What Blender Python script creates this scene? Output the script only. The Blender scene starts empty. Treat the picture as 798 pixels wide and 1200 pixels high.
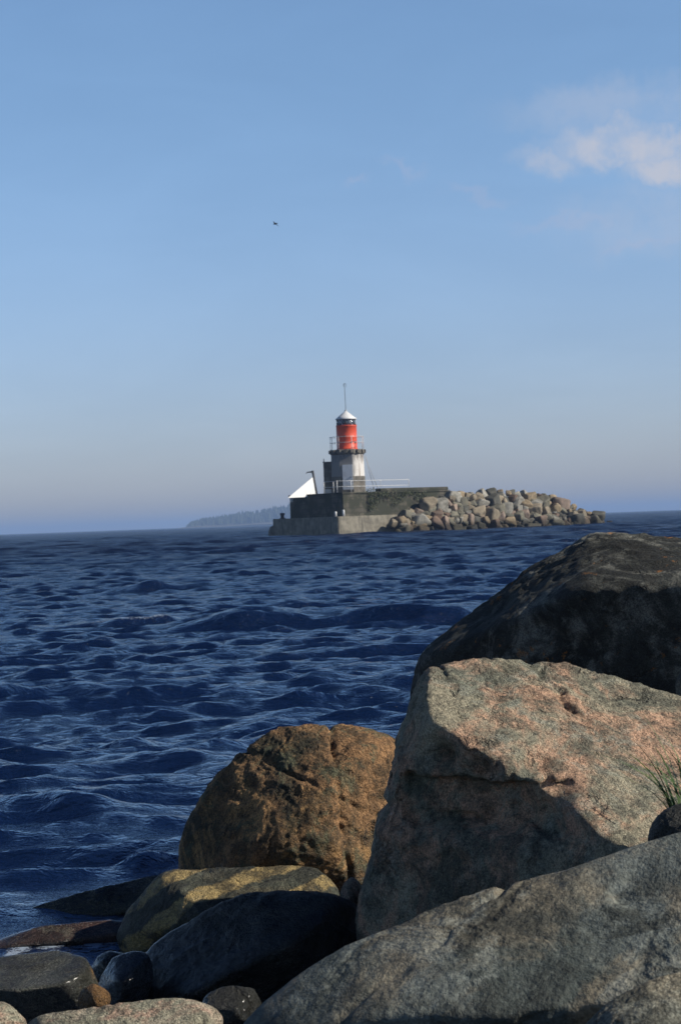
import bpy, bmesh, math, random
import numpy as np
from mathutils import Vector, Matrix, Euler

R = math.radians
sc = bpy.context.scene
COL = sc.collection

# ------------------------------------------------------------------ camera
F = 2400.0; W0, H0 = 798.0, 1200.0
CAM = Vector((0, 0, 1.1))
cd = bpy.data.cameras.new('camera'); cam = bpy.data.objects.new('camera', cd); COL.objects.link(cam)
cd.sensor_fit = 'VERTICAL'; cd.sensor_height = 36; cd.sensor_width = 36; cd.lens = F / H0 * 36
cd.clip_start = 0.05; cd.clip_end = 60000
pitch = 11.5 / F; roll = -R(2.08)
MW = Matrix.Translation(CAM) @ Matrix.Rotation(R(90) + pitch, 4, 'X') @ Matrix.Rotation(roll, 4, 'Z')
cam.matrix_world = MW
sc.camera = cam
cd.dof.use_dof = True; cd.dof.focus_distance = 6.0; cd.dof.aperture_fstop = 24
M3 = MW.to_3x3()

def ray(px, py):
    return M3 @ Vector(((px - W0 / 2) / F, (H0 / 2 - py) / F, -1.0))
def P(px, py, Y):
    """world point that stands at depth Y behind photo position px, py"""
    d = ray(px, py)
    return CAM + d * (Y / d.y)

# ------------------------------------------------------------------ light
AZ, EL = R(13), R(33)
sdir = Vector((math.cos(EL) * math.cos(AZ), -math.cos(EL) * math.sin(AZ), math.sin(EL)))
sl = bpy.data.lights.new('sun', 'SUN'); sl.energy = 5.0; sl.angle = R(0.5); sl.color = (1, .93, .82)
so = bpy.data.objects.new('sun', sl); COL.objects.link(so)
so.rotation_euler = sdir.to_track_quat('Z', 'Y').to_euler(); so.location = sdir * 60

sc.view_settings.view_transform = 'Standard'; sc.view_settings.look = 'None'
sc.view_settings.gamma = 1; sc.view_settings.exposure = 0.0; sc.view_settings.use_curve_mapping = False
sc.render.engine = 'CYCLES'
cy = sc.cycles
cy.use_denoising = True
cy.max_bounces = 6; cy.diffuse_bounces = 2; cy.glossy_bounces = 3; cy.transmission_bounces = 3
cy.transparent_max_bounces = 8; cy.volume_bounces = 0; cy.caustics_reflective = False; cy.caustics_refractive = False

# ------------------------------------------------------------------ node helpers
class NT:
    def __init__(s, tree):
        s.t = tree; s.n = tree.nodes; s.l = tree.links
    def new(s, typ, **kw):
        n = s.n.new(typ)
        for k, v in kw.items():
            if k == 'ins':
                for a, b in v.items(): s.put(n, a, b)
            else: setattr(n, k, v)
        return n
    def put(s, n, a, b):
        if isinstance(b, bpy.types.NodeSocket): s.l.new(b, n.inputs[a])
        else: n.inputs[a].default_value = b
    def math(s, op, a, b=0.0, c=None, clamp=False):
        n = s.n.new('ShaderNodeMath'); n.operation = op; n.use_clamp = clamp
        s.put(n, 0, a); s.put(n, 1, b)
        if c is not None: s.put(n, 2, c)
        return n.outputs[0]
    def vmath(s, op, a, b=(0, 0, 0)):
        n = s.n.new('ShaderNodeVectorMath'); n.operation = op
        s.put(n, 0, a); s.put(n, 1, b)
        return n.outputs['Value'] if op in ('LENGTH', 'DOT_PRODUCT') else n.outputs[0]
    def noise(s, vec, scale, detail=4, rough=.55, dist=0.0, lac=2.0, out='Fac'):
        n = s.n.new('ShaderNodeTexNoise'); s.put(n, 'Vector', vec)
        s.put(n, 'Scale', scale); s.put(n, 'Detail', detail); s.put(n, 'Roughness', rough); s.put(n, 'Distortion', dist); s.put(n, 'Lacunarity', lac)
        return n.outputs[out]
    def vor(s, vec, scale, feature='F1', out='Distance', rnd=1.0):
        n = s.n.new('ShaderNodeTexVoronoi'); n.feature = feature; s.put(n, 'Vector', vec); s.put(n, 'Scale', scale); s.put(n, 'Randomness', rnd)
        return n.outputs[out]
    def ramp(s, fac, stops):
        n = s.n.new('ShaderNodeMapRange'); n.interpolation_type = 'SMOOTHSTEP'
        s.put(n, 0, fac); s.put(n, 1, stops[0]); s.put(n, 2, stops[1]); s.put(n, 3, stops[2] if len(stops) > 2 else 0.0); s.put(n, 4, stops[3] if len(stops) > 2 else 1.0)
        return n.outputs[0]
    def mix(s, fac, a, b, mode='MIX'):
        n = s.n.new('ShaderNodeMix'); n.data_type = 'RGBA'; n.blend_type = mode
        s.put(n, 0, fac)
        for k, v in ((6, a), (7, b)):
            if not isinstance(v, bpy.types.NodeSocket) and len(v) == 3: v = (*v, 1)
            s.put(n, k, v)
        return n.outputs[2]
    def bump(s, h, strength, dist, normal=None):
        n = s.n.new('ShaderNodeBump'); s.put(n, 'Strength', strength); s.put(n, 'Distance', dist); s.put(n, 'Height', h)
        if normal is not None: s.put(n, 'Normal', normal)
        return n.outputs[0]

def material(name):
    m = bpy.data.materials.new(name); m.use_nodes = True
    t = NT(m.node_tree); b = m.node_tree.nodes['Principled BSDF']
    return m, t, b
def simple(name, col, rough=.6, var=.25, scale=3.0, dirt=None, dirt_amt=.5, bump=.0, metallic=0.0):
    m, t, b = material(name)
    pos = t.new('ShaderNodeNewGeometry').outputs['Position']
    n = t.noise(pos, scale, 6, .62)
    c = t.mix(t.ramp(n, (.3, .7)), tuple(v * (1 - var) for v in col), tuple(min(1, v * (1 + var)) for v in col))
    if dirt:
        vs = t.vmath('MULTIPLY', pos, (2.2, 2.2, .35))
        n2 = t.noise(vs, 1.6, 6, .65, .4)
        c = t.mix(t.math('MULTIPLY', t.ramp(n2, (.5, .68)), dirt_amt), c, dirt)
    t.put(b, 'Base Color', c); t.put(b, 'Roughness', rough); t.put(b, 'Metallic', metallic)
    if bump: t.put(b, 'Normal', t.bump(n, .6, bump))
    return m

# ------------------------------------------------------------------ world
wd = bpy.data.worlds.new('World'); sc.world = wd; wd.use_nodes = True
t = NT(wd.node_tree); bg = wd.node_tree.nodes['Background']
sky = t.new('ShaderNodeTexSky', sky_type='NISHITA')
sky.sun_disc = False; sky.sun_elevation = EL; sky.sun_rotation = R(90) + AZ
sky.air_density = 1.0; sky.dust_density = 0.6; sky.ozone_density = 2.0
dirn = t.new('ShaderNodeTexCoord').outputs['Generated']
sep = t.new('ShaderNodeSeparateXYZ', ins={0: dirn})
elev = sep.outputs['Z']
tint = t.mix(t.ramp(elev, (-.02, .25)), (1.42, 1.50, 2.12), (1.68, 1.92, 2.20))
tint = t.mix(t.ramp(elev, (.24, .44)), tint, (.13, .24, .46))      # the deep blue towards the zenith
skc = t.mix(1.0, sky.outputs[0], tint, 'MULTIPLY')
veil = t.noise(t.vmath('MULTIPLY', dirn, (1, 1, 3.5)), 5.5, 6, .6, .5)
skc = t.mix(1.0, skc, t.mix(t.ramp(veil, (.3, .7)), (.965, .97, .975), (1.035, 1.03, 1.025)), 'MULTIPLY')
# a small cumulus and thin wisps, laid out by direction in the sky
cden = None
def cloud(px, py, sx, sy, tiltdeg=0):
    d0 = ray(px, py).normalized()
    right = Vector((d0.y, -d0.x, 0)).normalized(); up = right.cross(d0)
    ct, st = math.cos(R(tiltdeg)), math.sin(R(tiltdeg))
    r2 = right * ct + up * st; u2 = up * ct - right * st
    df = t.vmath('SUBTRACT', dirn, tuple(d0))
    wob = t.vmath('SCALE', t.vmath('SUBTRACT', t.noise(dirn, 55, 5, .6, 0, 2, 'Color'), (.5, .5, .5)))
    wob.node.inputs['Scale'].default_value = .032
    df = t.vmath('ADD', df, wob)
    u = t.math('DIVIDE', t.vmath('DOT_PRODUCT', df, tuple(r2)), sx / F)
    v = t.math('DIVIDE', t.vmath('DOT_PRODUCT', df, tuple(u2)), sy / F)
    rr = t.math('SQRT', t.math('ADD', t.math('MULTIPLY', u, u), t.math('MULTIPLY', v, v)))
    return t.ramp(rr, (1.0, .15))
def add_cl(a, b): return t.math('MAXIMUM', a, b)
c = cloud(730, 166, 120, 40, -4); c = add_cl(c, cloud(785, 196, 80, 36)); c = add_cl(c, t.math('MULTIPLY', cloud(640, 188, 55, 24, -10), .62))
c = add_cl(c, t.math('MULTIPLY', cloud(800, 165, 70, 28), .9))
c = add_cl(c, t.math('MULTIPLY', cloud(730, 122, 190, 40), .34))
c = add_cl(c, t.math('MULTIPLY', cloud(770, 260, 170, 60), .26))
c = t.math('MULTIPLY', c, t.ramp(t.noise(dirn, 46, 6, .62), (.30, .58, .42, 1.0)))
wisp = None
for a in ((468, 192, 45, 9, -18), (412, 212, 30, 9, 10), (560, 228, 55, 12, -8), (750, 285, 70, 10, 6), (660, 262, 90, 12, 0)):
    w = cloud(*a); wisp = w if wisp is None else add_cl(wisp, w)
skc = t.mix(t.math('MULTIPLY', wisp, .22), skc, (7.0, 7.6, 10.2))
skc = t.mix(t.math('MULTIPLY', c, .86), skc, (8.8, 9.1, 10.4))
t.put(bg, 'Color', skc); t.put(bg, 'Strength', .062)

# ------------------------------------------------------------------ object helpers
def tag(o, label=None, cat=None, group=None, kind=None):
    if label: o['label'] = label
    if cat: o['category'] = cat
    if group: o['group'] = group
    if kind: o['kind'] = kind
    return o
def empty(name, loc, rz=0):
    o = bpy.data.objects.new(name, None); COL.objects.link(o); o.location = loc; o.rotation_euler = (0, 0, rz)
    o.empty_display_size = .3
    return o
def mesh_np(name, V, Fc, mat, loc=(0, 0, 0), smooth=True, parent=None):
    me = bpy.data.meshes.new(name)
    V = np.asarray(V, np.float32); Fc = np.asarray(Fc, np.int32)
    k = Fc.shape[1]
    me.vertices.add(len(V)); me.vertices.foreach_set('co', V.ravel())
    me.loops.add(Fc.size); me.loops.foreach_set('vertex_index', Fc.ravel())
    me.polygons.add(len(Fc)); me.polygons.foreach_set('loop_start', np.arange(0, Fc.size, k, dtype=np.int32))
    me.polygons.foreach_set('loop_total', np.full(len(Fc), k, np.int32))
    me.polygons.foreach_set('use_smooth', np.full(len(Fc), smooth, bool))
    me.update(calc_edges=True); me.materials.append(mat)
    o = bpy.data.objects.new(name, me); COL.objects.link(o); o.location = loc
    if parent: o.parent = parent
    return o
class MB:
    def __init__(s): s.bm = bmesh.new()
    def box(s, x0, x1, y0, y1, z0, z1, bev=0.0):
        r = bmesh.ops.create_cube(s.bm, size=1)
        bmesh.ops.scale(s.bm, vec=(x1 - x0, y1 - y0, z1 - z0), verts=r['verts'])
        bmesh.ops.translate(s.bm, vec=((x0 + x1) / 2, (y0 + y1) / 2, (z0 + z1) / 2), verts=r['verts'])
        if bev:
            es = list({e for v in r['verts'] for e in v.link_edges})
            bmesh.ops.bevel(s.bm, geom=es, offset=bev, segments=2, affect='EDGES')
        return s
    def lathe(s, prof, n=32, cx=0, cy=0, rot=0.0, smooth=True):
        rings = []
        for r, z in prof:
            rings.append([s.bm.verts.new((cx + r * math.cos(rot + 2 * math.pi * i / n), cy + r * math.sin(rot + 2 * math.pi * i / n), z)) for i in range(n)])
        for a, b in zip(rings, rings[1:]):
            for i in range(n):
                f = s.bm.faces.new((a[i], a[(i + 1) % n], b[(i + 1) % n], b[i])); f.smooth = smooth
        s.bm.faces.new(list(reversed(rings[0]))); s.bm.faces.new(rings[-1])
        return s
    def tube(s, pts, r, n=6):
        pts = [Vector(p) for p in pts]; rings = []
        for i, p in enumerate(pts):
            d = (pts[min(i + 1, len(pts) - 1)] - pts[max(i - 1, 0)]).normalized()
            u = d.cross(Vector((0, 0, 1)) if abs(d.z) < .9 else Vector((1, 0, 0))).normalized(); v = d.cross(u)
            rr = r[i] if isinstance(r, (list, tuple)) else r
            rings.append([s.bm.verts.new(p + (u * math.cos(2 * math.pi * k / n) + v * math.sin(2 * math.pi * k / n)) * rr) for k in range(n)])
        for a, b in zip(rings, rings[1:]):
            for k in range(n):
                f = s.bm.faces.new((a[k], a[(k + 1) % n], b[(k + 1) % n], b[k])); f.smooth = True
        s.bm.faces.new(list(reversed(rings[0]))); s.bm.faces.new(rings[-1])
        return s
    def poly_prism(s, pts, off):
        a = [s.bm.verts.new(p) for p in pts]; b = [s.bm.verts.new(Vector(p) + Vector(off)) for p in pts]
        s.bm.faces.new(a); s.bm.faces.new(list(reversed(b)))
        for i in range(len(a)): s.bm.faces.new((a[i], b[i], b[(i + 1) % len(a)], a[(i + 1) % len(a)]))
        return s
    def build(s, name, mat, parent=None, loc=(0, 0, 0)):
        bmesh.ops.recalc_face_normals(s.bm, faces=s.bm.faces)
        me = bpy.data.meshes.new(name); s.bm.to_mesh(me); s.bm.free(); me.materials.append(mat)
        o = bpy.data.objects.new(name, me); COL.objects.link(o); o.location = loc
        if parent: o.parent = parent
        return o

# ------------------------------------------------------------------ numpy gradient noise
_rs = np.random.RandomState(5)
_perm = _rs.permutation(512).astype(np.int64); _perm = np.concatenate([_perm, _perm, _perm])
_g = _rs.normal(size=(512, 3)); _g /= np.linalg.norm(_g, axis=1, keepdims=True)
def perlin(p):
    pi = np.floor(p).astype(np.int64); pf = p - pi; pi &= 511
    u = pf * pf * pf * (pf * (pf * 6 - 15) + 10)
    out = np.zeros(len(p))
    for dx in (0, 1):
        for dy in (0, 1):
            for dz in (0, 1):
                h = _perm[_perm[_perm[(pi[:, 0] + dx) & 511] + ((pi[:, 1] + dy) & 511)] + ((pi[:, 2] + dz) & 511)] & 511
                g = _g[h]; d = pf - np.array([dx, dy, dz])
                w = (u[:, 0] if dx else 1 - u[:, 0]) * (u[:, 1] if dy else 1 - u[:, 1]) * (u[:, 2] if dz else 1 - u[:, 2])
                out += w * (g * d).sum(1)
    return out * 1.5
def fbm(p, octv=4, gain=.5, lac=2.03, ridged=False):
    a = 1.0; s = np.zeros(len(p)); tot = 0
    for i in range(octv):
        n = perlin(p + i * 17.3)
        if ridged: n = 1 - 2 * np.abs(n)
        s += a * n; tot += a; a *= gain; p = p * lac
    return s / tot

_ico = {}
def ico(sub):
    if sub not in _ico:
        bm = bmesh.new(); bmesh.ops.create_icosphere(bm, subdivisions=sub, radius=1)
        bm.verts.ensure_lookup_table()
        V = np.array([v.co[:] for v in bm.verts]); Fc = np.array([[v.index for v in f.verts] for f in bm.faces]); bm.free()
        V /= np.linalg.norm(V, axis=1, keepdims=True)
        _ico[sub] = (V, Fc)
    return _ico[sub]

# ------------------------------------------------------------------ rock material
def rock_mat(name, A, B, patch, lichen=(.30, .30, .24), spk=.5, patch_amt=.6, lich_amt=.3, wet=.12, wet_dark=.35, rough=.8, band=None, scale=1.0, bump=1.0, moss=None, gloss=0.0, patch_th=(.5, .62), lich_th=(.53, .60), grain=.45):
    m, t, b = material(name)
    tc = t.new('ShaderNodeTexCoord').outputs['Object']
    pos = t.new('ShaderNodeNewGeometry').outputs['Position']
    seed = random.random() * 50
    v = t.vmath('ADD', tc, (seed, seed * .7, seed * 1.3))
    big = t.noise(v, 3.2 * scale, 8, .62, .5)
    med = t.noise(v, 14 * scale, 7, .66, .3)
    fin = t.noise(v, 75 * scale, 5, .7)
    gr = t.noise(v, 260 * scale, 2, .6)
    c = t.mix(t.ramp(big, (.40, .60)), A, B)
    c = t.mix(t.math('MULTIPLY', t.ramp(t.noise(v, 4.6 * scale, 9, .68, .8), patch_th), patch_amt), c, patch)
    if band:
        axis, freq, bc, amt, th = band
        bv = t.vmath('DOT_PRODUCT', t.vmath('ADD', tc, t.vmath('MULTIPLY', t.noise(v, 4.5 * scale, 6, .65, 0, 2, 'Color'), (.12, .12, .12))), axis)
        sn = t.math('SINE', t.math('MULTIPLY', bv, freq))
        msk = t.math('MULTIPLY', t.ramp(sn, th), t.ramp(t.noise(v, 11 * scale, 8, .7), (.34, .46)))
        c = t.mix(t.math('MULTIPLY', msk, amt), c, bc)
    c = t.mix(t.math('MULTIPLY', t.ramp(med, (.44, .62)), .75), c, t.mix(.6, B, (.02, .02, .018)))
    bl = t.ramp(t.noise(v, 6.5 * scale, 10, .76, 1.2), (.54, .63))
    c = t.mix(t.math('MULTIPLY', bl, .8), c, t.mix(.62, B, (.016, .016, .013)))
    lm = t.ramp(t.noise(v, 9 * scale, 9, .74, .6), lich_th)
    c = t.mix(t.math('MULTIPLY', lm, lich_amt), c, lichen)
    # mineral grain
    c = t.mix(t.math('MULTIPLY', t.ramp(fin, (.52, .66)), spk), c, (.035, .034, .03))
    c = t.mix(t.math('MULTIPLY', t.ramp(fin, (.44, .30)), spk * .7), c, tuple(min(.75, x * 1.75) for x in A))
    c = t.mix(1.0, c, t.mix(t.ramp(gr, (.3, .7)), (1 - grain,) * 3, (1 + grain,) * 3), 'MULTIPLY')
    mic = t.math('MULTIPLY', t.ramp(t.vor(v, 105 * scale), (.30, .16)), t.ramp(t.noise(v, 16 * scale, 4, .6), (.42, .58)))
    c = t.mix(t.math('MULTIPLY', mic, .75 * spk), c, (.022, .022, .02))
    if moss:
        nz = t.new('ShaderNodeSeparateXYZ', ins={0: t.new('ShaderNodeNewGeometry').outputs['Normal']}).outputs['Z']
        c = t.mix(t.math('MULTIPLY', t.ramp(t.noise(v, 7 * scale, 8, .7), (.54, .62)), .8), c, moss)
    # thin dark crack lines, broken up by noise
    crk = t.vor(t.vmath('ADD', v, t.vmath('MULTIPLY', t.noise(v, 9 * scale, 5, .6, 0, 2, 'Color'), (.25, .25, .25))), 4.5 * scale, 'DISTANCE_TO_EDGE')
    ck = t.math('MULTIPLY', t.ramp(crk, (.06, .0)), t.math('MULTIPLY', t.ramp(t.noise(v, 6 * scale, 5, .7), (.50, .62)), .6))
    c = t.mix(t.math('MULTIPLY', ck, .75), c, (.02, .018, .014))
    # wet and algae-stained towards the water line
    z = t.new('ShaderNodeSeparateXYZ', ins={0: pos}).outputs['Z']
    wz = t.ramp(t.math('ADD', z, t.math('MULTIPLY', t.math('SUBTRACT', big, .5), .22)), (wet, wet - .09))
    c = t.mix(wz, c, t.mix(1.0, c, (wet_dark, wet_dark * .95, wet_dark * .85), 'MULTIPLY'))
    t.put(b, 'Base Color', c)
    rg = t.mix(wz, (rough,) * 3, (.2,) * 3)
    # a few mica and quartz glints
    cell = t.vor(v, 46 * scale, 'F1', 'Color'); dist = t.vor(v, 46 * scale)
    gl = t.math('MULTIPLY', t.math('GREATER_THAN', t.new('ShaderNodeSeparateColor', ins={0: cell}).outputs[0], .985), t.math('LESS_THAN', dist, .3))
    rg2 = t.mix(gl, rg, (.16, .16, .16))
    t.put(b, 'Roughness', rg2)
    t.put(b, 'Specular IOR Level', .32 + gloss)
    t.put(b, 'Coat Weight', t.math('MULTIPLY', wz, .85)); t.put(b, 'Coat Roughness', .14); t.put(b, 'Coat IOR', 1.33)
    h = t.math('ADD', t.math('MULTIPLY', med, 1.0), t.math('MULTIPLY', fin, .42))
    h = t.math('ADD', h, t.math('MULTIPLY', gr, .10))
    h = t.math('SUBTRACT', h, t.math('MULTIPLY', ck, .5))
    t.put(b, 'Normal', t.bump(h, 1.0 * bump, .03))
    return m

# ------------------------------------------------------------------ rocks by their faces
def rock(name, Y, outline, mat, label, df=.4, db=.4, facets=(), p=15, sub=7, amp=(.06, .042, .018), seed=1, tilt=(.35, .85), btilt=(.2, .6), carves=(), noise_scale=1.0, group='boulders along the near shore', cat='boulder', infl=1.03, chips=14, cracks=(), ledge=None):
    rng = random.Random(seed)
    pts = [P(x, y, Y) for x, y in outline]
    C = sum(pts, Vector()) / len(pts)
    C.y = Y
    N, D = [], []
    def plane(n, q):
        n = n.normalized(); d = n.dot(q - C)
        if d < 0: n = -n; d = -d
        if d < .012: d = .012
        N.append(n); D.append(d)
    for i in range(len(pts)):
        a, b = pts[i], pts[(i + 1) % len(pts)]
        mid = (a + b) / 2; view = (mid - CAM).normalized()
        n = (b - a).cross(view).normalized()
        if n.dot(mid - C) < 0: n = -n
        plane(n - view * rng.uniform(*tilt), mid)
        plane(n + view * rng.uniform(*btilt), mid)
    vw = (C - CAM).normalized()
    plane(-vw + Vector((rng.uniform(-.2, .2), 0, rng.uniform(-.1, .25))), C - vw * df)
    plane(vw + Vector((rng.uniform(-.2, .2), 0, rng.uniform(-.1, .2))), C + vw * db)
    for f in facets:
        a, b, c_ = [P(*q) for q in f]
        plane((b - a).cross(c_ - a), a)
    V, Fc = ico(sub)
    if chips:
        Vc = ico(4)[0]; Nn = np.array([n[:] for n in N]); Dd = np.array(D)
        rc = ((np.clip(Vc @ Nn.T, 0, None) / Dd) ** p).sum(1) ** (-1.0 / p)
        Qc = Vc * rc[:, None]; rs = np.random.RandomState(seed)
        for _ in range(chips):
            n = rs.normal(size=3); n /= np.linalg.norm(n)
            N.append(Vector(n)); D.append(float((Qc @ n).max() * rs.uniform(.90, .985)))
    Nn = np.array([n[:] for n in N]); Dd = np.array(D)
    dots = np.clip(V @ Nn.T, 0, None) / Dd
    r = (dots ** p).sum(1) ** (-1.0 / p) * infl
    size = float(np.median(r))
    off = np.array([seed * 3.1, seed * 1.7, seed * 2.3])
    Q = V * r[:, None]
    def proj(A):
        mi = MW.inverted(); Rm = np.array(mi.to_3x3()); T = np.array(mi.translation)
        q = (A + np.array(C[:])) @ Rm.T + T
        return W0 / 2 - F * q[:, 0] / q[:, 2], H0 / 2 + F * q[:, 1] / q[:, 2]
    ox, oy = np.array([q[0] for q in outline]), np.array([q[1] for q in outline])
    for _ in range(3):                     # give the block the width and height it was measured at
        qx, qy = proj(Q); sc_ = C.y / F
        fx = (ox.max() - ox.min()) / (qx.max() - qx.min()); fz = (oy.max() - oy.min()) / (qy.max() - qy.min())
        Q[:, 0] *= fx; Q[:, 2] *= fz
        qx, qy = proj(Q)
        Q[:, 0] += (ox.max() + ox.min() - qx.max() - qx.min()) / 2 * sc_; Q[:, 2] -= (oy.max() + oy.min() - qy.max() - qy.min()) / 2 * sc_
    s = noise_scale / size
    low = fbm(Q * .85 * s + off, 3)
    wq = Q + .18 * size * np.stack([perlin(Q * 1.5 * s + off + k * 9) for k in range(3)], 1)
    midn = fbm(wq * 2.6 * s + off * 2, 4, .55, ridged=True)
    hi = fbm(Q * 13 * s + off, 4, .55)
    dr = size * (amp[0] * low + amp[1] * (midn - .2) + amp[2] * hi)
    Q = Q + V * dr[:, None]
    for (cx, cy, cY, rad, dep) in carves:
        q = np.array((P(cx, cy, cY) - C)[:])
        d2 = ((Q - q) ** 2).sum(1) / rad ** 2
        jag = 1 + .8 * fbm(Q * 6 * s, 3)
        Q -= (V * (dep * jag * np.exp(-d2))[:, None])
    if ledge:                              # a bed of the rock that has broken away under the ridge
        z0, z1, x0, x1, dep = ledge
        Wp = Q + np.array(C[:])
        jz = Wp[:, 2] + .030 * fbm(Q * 5 + 2, 4) + .018 * fbm(Q * 16, 3)
        jx = Wp[:, 0] + .05 * fbm(Q * 6 + 9, 3)
        stp = lambda v, a, b: (lambda q: q * q * (3 - 2 * q))(np.clip((v - a) / (b - a), 0, 1))
        m_ = stp(jz, z0 - .006, z0 + .006) * (1 - stp(jz, z1 - .008, z1 + .008)) * stp(jx, x0, x0 + .05) * (1 - stp(jx, x1 - .06, x1)) * (Q[:, 1] < 0)
        Q[:, 1] += m_ * dep * (1 + .5 * fbm(Q * 9, 3))
    for (f, wd_, dep) in cracks:
        a, b, c_ = [np.array((P(*q) - C)[:]) for q in f]; n = np.cross(b - a, c_ - a); n /= np.linalg.norm(n)
        d = (Q - a) @ n + .035 * size * 2 * fbm(Q * 3.5 / size + 3, 4)
        Q -= V * (dep * np.exp(-(d / wd_) ** 2) * np.clip(.55 + .9 * perlin(Q * 2.2 / size + 7), 0, 1))[:, None]
    o = mesh_np(name, Q, Fc, mat, C)
    return tag(o, label, cat, group)

random.seed(11)
G_grey = rock_mat('granite_grey_olive', (.23, .235, .19), (.14, .15, .125), (.40, .33, .22), spk=.55, lichen=(.34, .35, .29), patch_amt=.55, lich_amt=.35)
G_big = rock_mat('granite_pink_ochre', (.45, .40, .28), (.24, .25, .19), (.66, .40, .26), spk=.5, grain=.38, lichen=(.36, .37, .30), lich_amt=.5, patch_amt=.9, patch_th=(.44, .58), bump=1.2, wet=.06)
G_brown = rock_mat('granite_rust', (.42, .235, .11), (.075, .068, .042), (.68, .40, .17), spk=.6, lichen=(.13, .14, .085), lich_amt=.75, patch_amt=.75, patch_th=(.48, .58), bump=1.3, wet=.16, wet_dark=.55)
G_dark = rock_mat('granite_dark', (.085, .085, .07), (.035, .036, .03), (.16, .155, .125), spk=.5, lichen=(.17, .17, .14), lich_amt=.35, patch_amt=.5, moss=None, wet=.15)
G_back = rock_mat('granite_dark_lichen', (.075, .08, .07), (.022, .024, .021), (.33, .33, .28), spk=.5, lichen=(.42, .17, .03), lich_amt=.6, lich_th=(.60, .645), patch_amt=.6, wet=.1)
G_black = rock_mat('granite_wet_black', (.055, .058, .052), (.022, .024, .022), (.10, .10, .08), spk=.35, lichen=(.08, .085, .07), lich_amt=.3, wet=.2, rough=.5, wet_dark=.6)
G_stripe = rock_mat('gneiss_yellow_bands', (.085, .09, .065), (.04, .042, .032), (.17, .14, .08), spk=.4, lich_amt=.15, band=((.45, -.35, -.80), 62.0, (.45, .33, .14), .95, (-.1, .4)), wet=-.05, rough=.55)
G_front = rock_mat('granite_blue_grey', (.19, .21, .19), (.075, .09, .082), (.33, .27, .18), spk=.28, lichen=(.30, .32, .28), lich_amt=.5, patch_amt=.55, bump=.6, scale=.62, grain=.25)
G_pale = rock_mat('granite_pale_pink', (.46, .40, .30), (.30, .30, .22), (.52, .27, .20), spk=.6, lichen=(.10, .11, .09), lich_amt=.4, wet=-.5)
G_flat = rock_mat('granite_slate', (.12, .13, .115), (.07, .075, .065), (.46, .26, .10), spk=.4, patch_amt=.85, patch_th=(.56, .62), lich_amt=.1, wet=.3, wet_dark=.7, rough=.3)
G_orange = rock_mat('granite_orange', (.36, .19, .06), (.18, .10, .04), (.10, .06, .03), spk=.4, wet=.02, rough=.5)
G_red = rock_mat('granite_wet_red', (.16, .085, .065), (.07, .045, .04), (.12, .10, .09), spk=.4, wet=.6, wet_dark=.7, rough=.2)
G_olive = rock_mat('granite_wet_olive', (.10, .095, .05), (.05, .05, .03), (.16, .14, .07), spk=.4, wet=.6, wet_dark=.6, rough=.3)
G_blue = rock_mat('granite_wet_slate', (.07, .08, .09), (.045, .05, .06), (.09, .09, .085), spk=.3, wet=.6, wet_dark=1.0, rough=.2)

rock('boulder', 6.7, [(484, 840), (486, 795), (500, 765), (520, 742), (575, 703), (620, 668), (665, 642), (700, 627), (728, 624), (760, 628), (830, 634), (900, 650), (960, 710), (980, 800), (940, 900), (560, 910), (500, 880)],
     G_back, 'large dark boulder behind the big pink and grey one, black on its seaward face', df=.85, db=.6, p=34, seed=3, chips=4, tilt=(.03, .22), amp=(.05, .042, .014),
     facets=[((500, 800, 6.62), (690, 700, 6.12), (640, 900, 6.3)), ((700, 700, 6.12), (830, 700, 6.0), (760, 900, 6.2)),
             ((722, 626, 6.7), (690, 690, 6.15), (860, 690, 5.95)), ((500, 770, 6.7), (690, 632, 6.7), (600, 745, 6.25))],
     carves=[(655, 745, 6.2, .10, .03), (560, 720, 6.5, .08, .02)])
rock('boulder', 4.75, [(421, 1112), (421, 1050), (429, 980), (444, 930), (461, 890), (480, 858), (489, 825), (504, 792), (535, 786), (585, 779), (612, 776), (650, 784), (684, 796), (722, 790), (762, 787), (800, 798), (860, 830), (890, 900), (880, 1000), (800, 1120), (600, 1180), (440, 1150)],
     G_big, 'big angular pink and grey boulder with a sunlit flat top and shadowed front ledge', df=.55, db=.3, p=44, seed=8, amp=(.03, .050, .024), ledge=(.425, .535, .10, .50, .060), chips=5, tilt=(.03, .25),
     facets=[((500, 795, 4.82), (690, 797, 4.96), (492, 896, 4.42)), ((612, 890, 4.38), (798, 850, 4.58), (705, 1010, 4.15)),
             ((480, 896, 4.54), (600, 902, 4.33), (560, 1080, 4.40)), ((464, 890, 4.58), (424, 1020, 4.62), (462, 1050, 4.38))],
     carves=[(600, 950, 4.33, .065, .055), (530, 930, 4.40, .06, .045), (640, 965, 4.30, .05, .05), (560, 960, 4.38, .05, .04), (622, 915, 4.36, .045, .06), (665, 955, 4.28, .045, .06), (575, 900, 4.40, .035, .045), (705, 990, 4.22, .03, .045), (520, 885, 4.46, .03, .04), (640, 890, 4.38, .025, .03), (608, 852, 4.58, .016, .03), (632, 856, 4.57, .014, .03)], infl=1.035,
     cracks=[(((450, 950, 4.5), (640, 985, 4.3), (560, 955, 5.0)), .016, .038), (((450, 975, 4.5), (640, 1010, 4.3), (560, 980, 5.0)), .012, -.012), (((520, 800, 4.8), (560, 900, 4.4), (590, 1000, 4.9)), .007, .012), (((660, 800, 4.9), (760, 930, 4.4), (800, 900, 5.2)), .008, .014)])
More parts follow.
